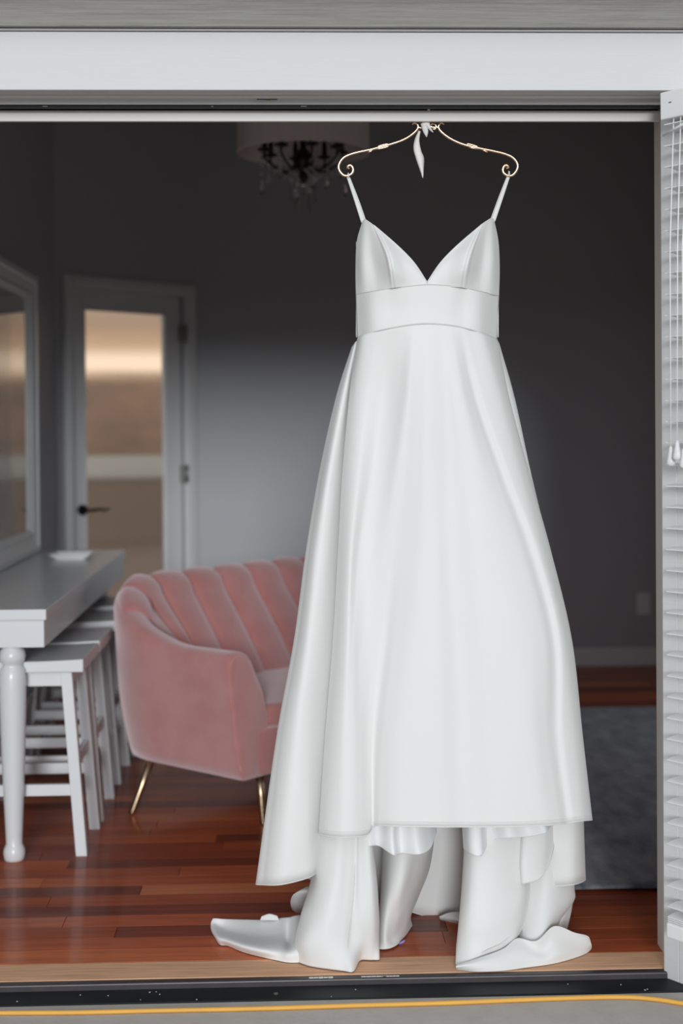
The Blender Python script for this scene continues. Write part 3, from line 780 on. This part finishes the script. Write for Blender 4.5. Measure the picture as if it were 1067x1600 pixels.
rb = thing('ribbon_bow', 'small white ribbon tied at the centre of the hanger', 'ribbon')
RY = HY-.009
def strip(name, left, right, y0, parent, m, nr=24, nc=6, wav=.002):
    cols = [[(x, yy, y0+wav*math.sin(i*1.7)) for i, (x, yy) in enumerate(left)],
            [((a_[0]+b_[0])/2, (a_[1]+b_[1])/2, y0-.004+wav*math.sin(i*1.3+1)) for i, (a_, b_) in enumerate(zip(left, right))],
            [(x, yy, y0+wav*math.sin(i*1.5+2)) for i, (x, yy) in enumerate(right)]]
    return cloth(name, cols, parent, m, nr, nc, .0008)[0]
strip('ribbon_tail', [(654, 204), (648, 218), (646, 232), (650, 248), (656, 266), (660, 278)], [(657, 205), (655, 220), (658, 236), (662, 246), (662, 262), (661, 278)], RY, rb, M['ribbon'])
strip('ribbon_tail', [(657, 193), (659, 200), (662, 208), (666, 214)], [(668, 191), (668, 199), (669, 206), (667, 214)], RY-.003, rb, M['ribbon'])
strip('ribbon_tail', [(661, 191), (667, 199), (673, 205), (677, 207)], [(671, 190), (672, 196), (674, 201), (677, 207)], RY-.006, rb, M['ribbon'])
bm = bmesh.new(); bmesh.ops.create_icosphere(bm, subdivisions=2, radius=.009, matrix=Matrix.Translation(at(664, 194, RY-.002)) @ Matrix.Diagonal((1, .6, 1, 1)))
link('ribbon_knot', bm, M['ribbon'], rb, smooth=True)

dg = thing('wedding_dress', 'white satin spaghetti-strap wedding gown with V neck and train, hanging in the doorway', 'dress')
SAT = M['satin']
# straps
for A_, B_, C_ in (((544, 277), (556, 312), (568, 348)), ((795, 274), (783, 309), (770, 346))):
    for off, dy in ((0, 0), (1.6 if A_[0] < 600 else -1.6, .012)):
        L_ = [(A_[0]-2.4+off*.3, A_[1]), (B_[0]-3+off, B_[1]), (C_[0]-3.6+off, C_[1])]; R_ = [(A_[0]+2.4+off*.3, A_[1]), (B_[0]+3+off, B_[1]), (C_[0]+3.6+off, C_[1])]
        cols = [[(x, yy, q) for (x, yy), q in zip(s_, (HY+dy*.4, HY+.006+dy, .066+dy))] for s_ in (L_, R_)]
        cloth('strap', cols, dg, SAT, 16, 4, .0015)
    bm = bmesh.new()
    c_ = at(A_[0], A_[1]-2.5, HY); pts = [c_+Vector((0, math.cos(t)*.0055, math.sin(t)*.0055)) for t in [2*PI*k/14 for k in range(15)]]
    tube(bm, pts, .0018, 6, caps=False); link('strap_loop', bm, SAT, dg, smooth=True)
# cups
Lc = [[(566, 347, .070), (557.5, 378, .085), (555.5, 420, .092), (556, 461.5, .092)],
      [(570, 343.5, .055), (567, 382, .052), (567, 420, .05), (570, 458.5, .055)],
      [(577, 347.5, .042), (581, 388, .036), (586, 420, .034), (590, 454.5, .034)],
      [(583, 352, .034), (597, 391, .006), (604, 420, -.002), (608, 451.5, .012)],
      [(588, 355.5, .030), (606, 394, -.012), (612, 420, -.020), (616, 450, .004)],
      [(622, 385, .016), (630, 408, .0), (634, 430, -.001), (634, 448, .006)],
      [(647, 411, .010), (651, 423, .004), (653, 435, .003), (653, 446.5, .004)],
      [(667, 441, .010), (667, 442, .008), (667, 443.5, .006), (667, 446, .004)]]
Rc = [[(1335-x if False else x2, yy, d) for (x, yy, d), x2 in zip(c, xs)] for c, xs in zip(
      [[(0, 345, .070), (0, 378, .085), (0, 420, .092), (0, 463, .092)],
       [(0, 341.5, .055), (0, 382, .052), (0, 420, .05), (0, 460, .055)],
       [(0, 346, .040), (0, 386, .036), (0, 420, .034), (0, 455, .034)],
       [(0, 350, .032), (0, 389, .006), (0, 420, -.002), (0, 451.5, .012)],
       [(0, 354, .028), (0, 393, -.012), (0, 420, -.020), (0, 449.5, .004)],
       [(0, 385, .016), (0, 408, .0), (0, 430, -.001), (0, 448, .006)],
       [(0, 411, .010), (0, 423, .004), (0, 435, .003), (0, 446.5, .004)],
       [(0, 441, .010), (0, 442, .008), (0, 443.5, .006), (0, 446, .004)]],
      [[772, 778.5, 780.5, 779.5], [768, 769, 769, 766], [760, 755, 751, 746], [754, 742, 735, 729], [749, 733, 726, 721.5], [713, 705, 701, 701], [688, 684, 682, 682], [667.5]*4])]
def crease(j0, amt):                               # a stitched princess seam pressed into the cup
    def f(G):
        nr, nc = G.shape[:2]
        for i in range(nr):
            for j in range(nc):
                u = j/(nc-1)*7-j0; G[i, j, 1] += amt*math.exp(-(u/.10)**2)*min(1, i/(nr*.12))
        return G
    return f
_, GL = cloth('cup', Lc, dg, SAT, 60, 84, fn=crease(4.0, .0030))
_, GR = cloth('cup', Rc, dg, SAT, 60, 84, fn=crease(4.0, .0030))
def edge(G, off=-.0016): return [tuple(p_+np.array((0, off, 0))) for p_ in G]
for G_ in (GL, GR):
    seam_line('neckline_piping', edge(G_[0, :], 0), dg, .0016, SAT)
    seam_line('princess_seam', edge(G_[6:, 48]), dg, .0007)
# bodice sides and back
bk_cols = []
for u in np.linspace(0, 1, 9):
    a = PI*u; x = 667.5-111*math.cos(a); Yd = .092+.085*math.sin(a)
    yt = 372+70*math.sin(a)**.5 if 0 < u < 1 else (378)
    yb_ = 528-14*math.sin(a)*0
    bk_cols.append([(x, max(yt, 378), Yd), (x, 463-3*math.sin(a), Yd), (x, 527, Yd)])
cloth('back_bodice', bk_cols, dg, SAT, 24, 50)
# waistband
def wb(x):                                        # top and bottom rows of the waistband
    tx = [556, 580, 612, 640, 667, 700, 721, 750, 779.5]; ty = [461, 456.5, 451, 448, 445.5, 447, 449.5, 456, 463]
    bx_ = [558, 582, 613, 641, 667, 699, 720, 748, 776.5]; by_ = [527, 519, 512, 507.5, 505.5, 507.5, 511, 519, 529.5]
    return tx, ty, bx_, by_
tx, ty, bx_, by_ = wb(0)
cols = []
for k in range(9):
    u = (tx[k]-667.7)/111.8; dp_ = .092-.090*math.sqrt(max(0, 1-u*u))**.8
    cols.append([(tx[k], ty[k]-1, dp_), ((tx[k]+bx_[k])/2, (ty[k]+by_[k])/2, dp_+.002+(.004 if k in (2, 6) else 0)), (bx_[k], by_[k], dp_)])
_, GW = cloth('waistband', cols, dg, SAT, 30, 90)
seam_line('waist_seam', edge(GW[0, :]), dg, .0009); seam_line('waist_seam', edge(GW[-1, :]), dg, .0011)
# front of the skirt
ys = [620, 740, 860, 1000, 1150]
def col(top, xs, ds, hem): return [top]+[(x, y_, d) for x, y_, d in zip(xs, ys, ds)]+[hem]
SKf = [
 col((563, 529, .115), (552, 541, 534, 527, 514), (.13, .13, .14, .15, .15), (505, 1300, .15)),
 col((559, 527, .095), (546, 535, 528, 520, 508), (.085, .08, .08, .075, .07), (498, 1302, .065)),
 col((566, 524, .070), (553, 541, 534, 527, 515), (.050, .035, .025, .015, .01), (506, 1305, .0)),
 col((585, 517.5, .040), (572, 560, 548, 541, 533), (.030, .010, -.004, -.016, -.024), (528, 1308, -.03)),
 col((615, 510, .016), (599, 580, 561, 552, 550), (.034, .026, .014, -.012, -.026), (548, 1308, -.034)),
 col((632, 506.5, .007), (618, 599, 580, 565, 562), (.018, .018, .014, .002, -.014), (564, 1307, -.022)),
 col((643, 505, .003), (634, 618, 600, 584, 576), (-.004, -.004, .002, .008, .008), (576, 1303, -.004)),
 col((650, 504.5, .002), (643, 632, 616, 602, 586), (-.008, -.006, .000, .008, .011), (583, 1292, .008)),
 col((658, 504, .001), (655, 647, 634, 618, 600), (-.013, -.014, -.012, -.014, -.018), (594, 1290, -.018)),
 col((666, 504, .0), (668, 665, 658, 645, 628), (-.017, -.022, -.028, -.036, -.042), (622, 1291, -.044)),
 col((676, 504, .0), (684, 682, 681, 684, 684), (-.014, -.020, -.030, -.042, -.050), (684, 1292, -.052)),
 col((686, 505, .001), (698, 702, 706, 716, 722), (-.010, -.014, -.022, -.030, -.036), (728, 1292, -.040)),
 col((695, 506, .002), (711, 728, 744, 760, 768), (-.014, -.022, -.034, -.046, -.052), (780, 1292, -.052)),
 col((704, 507, .004), (724, 752, 780, 812, 824), (-.012, -.020, -.030, -.042, -.048), (842, 1290, -.046)),
 col((711, 509, .010), (735, 772, 812, 848, 852), (.002, -.004, -.012, -.020, -.026), (872, 1288, -.024)),
 col((718, 511, .015), (743, 784, 828, 864, 868), (.014, .012, .008, .004, -.004), (886, 1286, -.004)),
 col((732, 514.5, .022), (757, 797, 841, 876, 882), (.014, .012, .010, .006, .000), (898, 1284, -.002)),
 col((756, 521, .044), (782, 815, 852, 886, 900), (.036, .034, .034, .032, .026), (915, 1282, .022)),
 col((776, 529.5, .095), (795, 826.5, 860, 893, 910), (.085, .08, .08, .08, .075), (925, 1281, .07)),
 col((771, 532, .12), (787, 820, 853, 884, 900), (.13, .14, .15, .15, .15), (916, 1280, .15)),
]
def wbd(x):
    u = min(1, abs((x-667.7)/111.8)); return .092-.090*math.sqrt(max(0, 1-u*u))**.8
def wby(x): return float(np.interp(x, [558, 582, 613, 641, 667, 699, 720, 748, 776.5], [527, 519, 512, 507.5, 505.5, 507.5, 511, 519, 529.5]))
for c_ in SKf[2:18]: c_[0] = (c_[0][0], wby(c_[0][0])-1.0, wbd(c_[0][0])+.0005)
_, GS = cloth('skirt_front', SKf, dg, SAT, 110, 190, .002)
seam_line('hem_stitching', edge(GS[-2, :], -.0014), dg, .0006)
seam_line('hem_edge', edge(GS[-1, :], -.0004), dg, .0014, SAT)
# long outer skirt: left side, back and right side in one wrap
SKb = [
 [(566, 534, .13), (556, 620, .125), (547, 740, .12), (541, 860, .12), (533, 1000, .12), (520, 1150, .12), (516, 1355, .12)],
 [(559, 532, .12), (545, 620, .10), (535, 740, .095), (528, 860, .095), (520, 1000, .09), (508, 1150, .09), (499, 1361, .09)],
 [(555, 535, .12), (540, 620, .075), (523, 740, .06), (511, 860, .05), (499, 1000, .045), (482, 1150, .04), (480, 1372, .04)],
 [(553, 538, .125), (534, 620, .075), (512, 740, .055), (495, 860, .045), (480, 1000, .035), (460, 1150, .03), (440, 1382, .025)],
 [(551, 541, .14), (528.5, 620, .10), (503.5, 740, .09), (484, 860, .08), (466, 1000, .075), (440, 1150, .07), (412, 1382.5, .06)],
 [(551, 541, .155), (526, 622, .14), (500, 740, .14), (480, 860, .13), (461.5, 1000, .13), (435, 1150, .13), (402, 1380, .12)],
 [(560, 537, .19), (545, 620, .22), (525, 740, .24), (510, 860, .26), (495, 1000, .28), (475, 1150, .3), (450, 1366, .30)],
 [(600, 527, .20), (600, 640, .235), (595, 740, .26), (590, 860, .28), (585, 1000, .30), (580, 1150, .32), (575, 1400, .33)],
 [(667, 525, .20), (667, 640, .24), (667, 740, .27), (667, 860, .30), (668, 1000, .32), (670, 1150, .34), (672, 1433, .345)],
 [(735, 527, .20), (745, 640, .235), (750, 740, .26), (755, 860, .28), (760, 1000, .30), (765, 1150, .32), (765, 1440, .33)],
 [(772, 532, .18), (790, 640, .20), (812, 740, .22), (840, 860, .24), (868, 1000, .26), (885, 1150, .27), (890, 1376, .27)],
 [(779, 535, .155), (803, 622, .15), (828.5, 740, .15), (857, 860, .16), (889, 1000, .16), (905, 1150, .17), (914.5, 1374, .16)],
 [(776, 538, .135), (800, 630, .125), (826, 745, .125), (853, 860, .13), (880, 1000, .13), (898, 1150, .11), (897, 1382, .085)],
 [(770, 540, .13), (790, 630, .125), (812, 740, .125), (838, 860, .12), (862, 1000, .11), (868, 1150, .10), (858, 1384, .085)],
 [(765, 540, .13), (782, 630, .125), (800, 740, .125), (822, 860, .12), (838, 1000, .11), (838, 1150, .11), (836, 1378, .10)],
]
_, GB = cloth('skirt_back', SKb, dg, SAT, 90, 150, .002)
seam_line('hem_edge', edge(GB[-1, :], 0), dg, .0014, SAT)
# the fold of the long skirt at lower right
cloth('skirt_fold', [[(872, 1250, .115), (868, 1300, .10), (864, 1330, .08), (858, 1352, .06)], [(855, 1250, .09), (850, 1310, .06), (845, 1350, .045), (842, 1374, .035)],
                     [(825, 1250, .08), (820, 1310, .05), (817, 1350, .035), (818, 1381, .030)], [(816, 1250, .10), (811, 1310, .08), (810, 1350, .07), (812, 1380, .06)]], dg, SAT, 30, 30)
# lining ruffles below the front hem
cloth('lining', [[(548, 1275, .05), (552, 1296, .05), (556, 1318, .05)], [(572, 1275, .02), (574, 1300, .02), (576, 1322, .02)], [(592, 1275, .03), (592, 1305, .03), (592, 1322, .035)],
                 [(612, 1275, .00), (612, 1308, -.004), (614, 1336, -.01)], [(626, 1275, .02), (626, 1305, .022), (628, 1334, .024)], [(648, 1275, .0), (650, 1310, -.002), (654, 1335, -.006)],
                 [(668, 1275, .03), (670, 1300, .034), (672, 1326, .03)], [(676, 1272, .06), (680, 1285, .07), (682, 1300, .07)]], dg, M['lining'], 24, 70, .001)
cloth('lining', [[(722, 1275, .06), (722, 1300, .055), (724, 1326, .05)], [(732, 1275, .01), (733, 1306, .004), (735, 1334, .0)], [(748, 1275, .0), (750, 1308, -.004), (752, 1337, -.008)],
                 [(762, 1275, .03), (764, 1296, .034), (766, 1314, .034)], [(790, 1275, .0), (792, 1294, .0), (795, 1309, -.002)], [(820, 1275, .02), (822, 1292, .022), (826, 1307, .022)],
                 [(845, 1272, .01), (848, 1286, .01), (852, 1301, .01)], [(856, 1272, .05), (858, 1284, .05), (860, 1292, .05)]], dg, M['lining'], 24, 70, .001)
# train columns hanging to the floor
cloth('train_fold', [[(520, 1270, .17), (505, 1370, .16), (490, 1430, .15), (480, 1475, .14), (482, 1497, 'z', .004)],
                     [(500, 1270, .13), (487, 1370, .12), (470, 1430, .09), (459.5, 1475, .08), (463, 1500, 'z', .004)],
                     [(508, 1270, .06), (498, 1370, .05), (484, 1430, .03), (472, 1475, .01), (482, 1509, 'z', .003)],
                     [(528, 1270, .03), (522, 1370, .01), (510, 1430, -.005), (502, 1475, -.015), (512, 1514, 'z', .003)],
                     [(548, 1270, .03), (544, 1370, .015), (538, 1430, .0), (534, 1475, -.012), (536, 1517, 'z', .003)],
                     [(557, 1270, .035), (555, 1370, .022), (552, 1430, .010), (549, 1475, .0), (552, 1518, 'z', .003)],
                     [(562, 1270, .03), (563, 1370, .015), (566, 1430, .005), (568, 1470, .012), (562, 1501, 'z', .004)],
                     [(572, 1270, .03), (580, 1370, .012), (584, 1430, .010), (584, 1470, .02), (580, 1500, 'z', .004)],
                     [(577, 1270, .06), (588, 1370, .05), (592, 1430, .05), (592, 1465, .05), (592.5, 1499, 'z', .004)],
                     [(574, 1270, .12), (582, 1370, .11), (586, 1430, .10), (586, 1465, .10), (588, 1490, 'z', .004)]], dg, SAT, 60, 90)
cloth('train_fold', [[(606, 1270, .26), (606, 1370, .24), (604, 1430, .22), (603, 1465, .2), (604, 1476, 'z', .004)],
                     [(598, 1270, .20), (596, 1370, .18), (592, 1430, .15), (590, 1465, .14), (592, 1482, 'z', .004)],
                     [(612, 1270, .15), (608, 1370, .11), (602, 1430, .10), (600, 1465, .10), (604, 1483, 'z', .004)],
                     [(635, 1270, .13), (628, 1370, .09), (618, 1430, .11), (612, 1465, .12), (618, 1478, 'z', .004)],
                     [(658, 1270, .14), (648, 1350, .13), (634, 1410, .13), (626, 1450, .15), (628, 1468, 'z', .004)],
                     [(676, 1270, .18), (664, 1350, .18), (648, 1400, .18), (637, 1440, .18), (636, 1458, 'z', .004)],
                     [(682, 1270, .24), (672, 1350, .24), (654, 1400, .24), (642, 1430, .24), (644, 1446, 'z', .004)]], dg, SAT, 50, 60)
cloth('train_fold', [[(742, 1270, .16), (738, 1380, .14), (732, 1440, .12), (728, 1480, .10), (726, 1500, 'z', .006)],
                     [(728, 1270, .10), (722, 1380, .08), (717, 1440, .05), (713, 1480, .03), (712, 1507, 'z', .006)],
                     [(742, 1270, .05), (735, 1380, .02), (730, 1440, .0), (728, 1480, -.008), (732, 1511, 'z', .007)],
                     [(768, 1270, .04), (765, 1380, .01), (760, 1440, -.01), (757, 1470, -.015), (758, 1500, -.018)],
                     [(798, 1270, .06), (798, 1370, .03), (796, 1420, .01), (790, 1455, .0), (784, 1487, -.005)],
                     [(815, 1270, .08), (818, 1360, .06), (819, 1400, .04), (815, 1435, .03), (806, 1466, .02)],
                     [(822, 1270, .13), (828, 1350, .11), (830, 1390, .10), (827, 1420, .09), (818, 1448, .07)]], dg, SAT, 60, 70)
cloth('train_fold', [[(815, 1290, .12), (818, 1380, .11), (813, 1420, .10), (806, 1450, .08), (798, 1477, .035)],
                     [(836, 1290, .10), (836, 1380, .085), (829, 1430, .06), (824, 1460, .035), (826, 1483, .015)],
                     [(856, 1290, .10), (856, 1380, .075), (851, 1430, .045), (848, 1462, .02), (847, 1489, .005)],
                     [(878, 1290, .12), (879, 1380, .10), (873, 1420, .075), (860, 1453, .05), (851, 1487, .020)],
                     [(896, 1290, .15), (896.5, 1380, .14), (896, 1407, .14), (872, 1441, .10), (854, 1482, .050)],
                     [(890, 1290, .22), (892, 1385, .21), (889, 1412, .20), (872, 1444, .16), (858, 1478, .10)]], dg, SAT, 60, 60)
cloth('train_fold', [[(866, 1390, .19), (866, 1430, .18), (864, 1450, .16)], [(884, 1390, .17), (880, 1425, .165), (874, 1452, .15)], [(897, 1390, .20), (893, 1422, .20), (885, 1456, .18)]], dg, SAT, 20, 16)
cloth('train_puddle', [[(712, 1509, 'z', .014), (712, 1511, 'z', .013), (712.5, 1513, 'z', .008), (714, 1515, 'z', .002)],
                       [(745, 1498, 'z', .026), (745, 1504, 'z', .022), (745, 1511, 'z', .013), (747, 1518, 'z', .002)],
                       [(785, 1483, 'z', .040), (786, 1494, 'z', .030), (788, 1506, 'z', .016), (788, 1516.5, 'z', .002)],
                       [(808, 1466, 'z', .055), (814, 1484, 'z', .038), (820, 1500, 'z', .018), (822, 1512, 'z', .002)],
                       [(838, 1470, 'z', .055), (846, 1486, 'z', .030), (852, 1498, 'z', .016), (858, 1507, 'z', .002)],
                       [(866, 1447, 'z', .080), (866, 1468, 'z', .052), (874, 1488, 'z', .026), (884, 1501, 'z', .002)],
                       [(897, 1457, 'z', .058), (899, 1466, 'z', .045), (903, 1480, 'z', .024), (907, 1493.5, 'z', .002)],
                       [(914, 1461, 'z', .046), (916, 1467, 'z', .038), (917, 1477, 'z', .022), (918, 1488, 'z', .002)],
                       [(920, 1464, 'z', .040), (922, 1470, 'z', .030), (924, 1477, 'z', .018), (924, 1482, 'z', .004)]], dg, SAT, 50, 90)
cloth('train_puddle', [[(333, 1435, 'z', .034), (330, 1441, 'z', .026), (329.5, 1449, 'z', .016), (331, 1456, 'z', .010)],
                       [(337, 1435, 'z', .036), (337, 1444, 'z', .024), (334, 1454, 'z', .020), (336, 1464, 'z', .003)],
                       [(348, 1436, 'z', .036), (347, 1450, 'z', .020), (340, 1464, 'z', .022), (344, 1476, 'z', .002)],
                       [(364, 1436.5, 'z', .037), (362, 1455, 'z', .022), (354, 1469, 'z', .024), (357, 1478, 'z', .002)],
                       [(392, 1437, 'z', .037), (388, 1460, 'z', .021), (380, 1477, 'z', .026), (380, 1487.5, 'z', .002)],
                       [(418, 1437, 'z', .040), (415, 1463, 'z', .022), (410, 1483, 'z', .026), (408, 1495, 'z', .002)],
                       [(440, 1434, 'z', .048), (440, 1463, 'z', .024), (436, 1485, 'z', .022), (434, 1501, 'z', .002)],
                       [(452, 1433, 'z', .052), (450, 1470, 'z', .014), (450, 1487, 'z', .024), (450, 1504, 'z', .002)],
                       [(466, 1430, 'z', .060), (464, 1462, 'z', .040), (466, 1484, 'z', .030), (468, 1504, 'z', .002)],
                       [(500, 1430, 'z', .060), (500, 1460, 'z', .050), (500, 1484, 'z', .030), (500, 1500, 'z', .002)]], dg, SAT, 50, 90)
cloth('train_puddle', [[(406, 1438, 'z', .040), (409, 1432, 'z', .052), (412, 1436, 'z', .03)], [(420, 1438, 'z', .044), (421, 1428, 'z', .06), (422, 1436, 'z', .03)], [(436, 1438, 'z', .044), (433, 1431, 'z', .055), (432, 1436, 'z', .03)]], dg, SAT, 12, 14)
seam_line('placket_stitching', [tuple(at(x, y_, d-.0035)) for x, y_, d in ((555, 1327, .035), (554, 1370, .022), (552, 1400, .017), (547, 1450, .003), (543, 1480, -.007), (540, 1505, -.010))], dg, .0012)
cloth('train_puddle', [[(470, 1392, 'z', .10), (458, 1398, 'z', .085), (454, 1410, 'z', .05), (457, 1422, 'z', .012)],
                       [(480, 1386, 'z', .11), (470, 1394, 'z', .10), (466, 1410, 'z', .06), (468, 1428, 'z', .010)],
                       [(505, 1384, 'z', .12), (500, 1394, 'z', .11), (498, 1410, 'z', .06), (498, 1428, 'z', .010)]], dg, SAT, 24, 24)
cloth('train_puddle', [[(686, 1432, 'z', .016), (687, 1435, 'z', .008), (688, 1436.5, 'z', .002)], [(702, 1426, 'z', .03), (704, 1436, 'z', .018), (706, 1441, 'z', .003)],
                       [(722, 1424, 'z', .035), (724, 1438, 'z', .02), (726, 1445, 'z', .003)], [(745, 1420, 'z', .03), (748, 1434, 'z', .02), (750, 1445, 'z', .004)]], dg, SAT, 16, 30)
seam_line('hem_stitching', [tuple(v) for v in cr([at(x, y_, d) for x, y_, d in ((714, 1498, .008), (732, 1497.5, -.011), (757, 1486, -.020), (784, 1473, -.008), (805, 1453, .015), (817, 1428, .035))], 40)], dg, .0008)
bm = bmesh.new()
q_ = atz(626, 1472, .006); tube(bm, cr([q_+Vector((-.004, 0, -.004)), q_+Vector((.002, -.004, 0)), q_+Vector((.008, -.002, .003)), q_+Vector((.010, .006, .001))], 12), .003, 8)
link('hanging_loop', bm, M['purple'], dg, smooth=True)
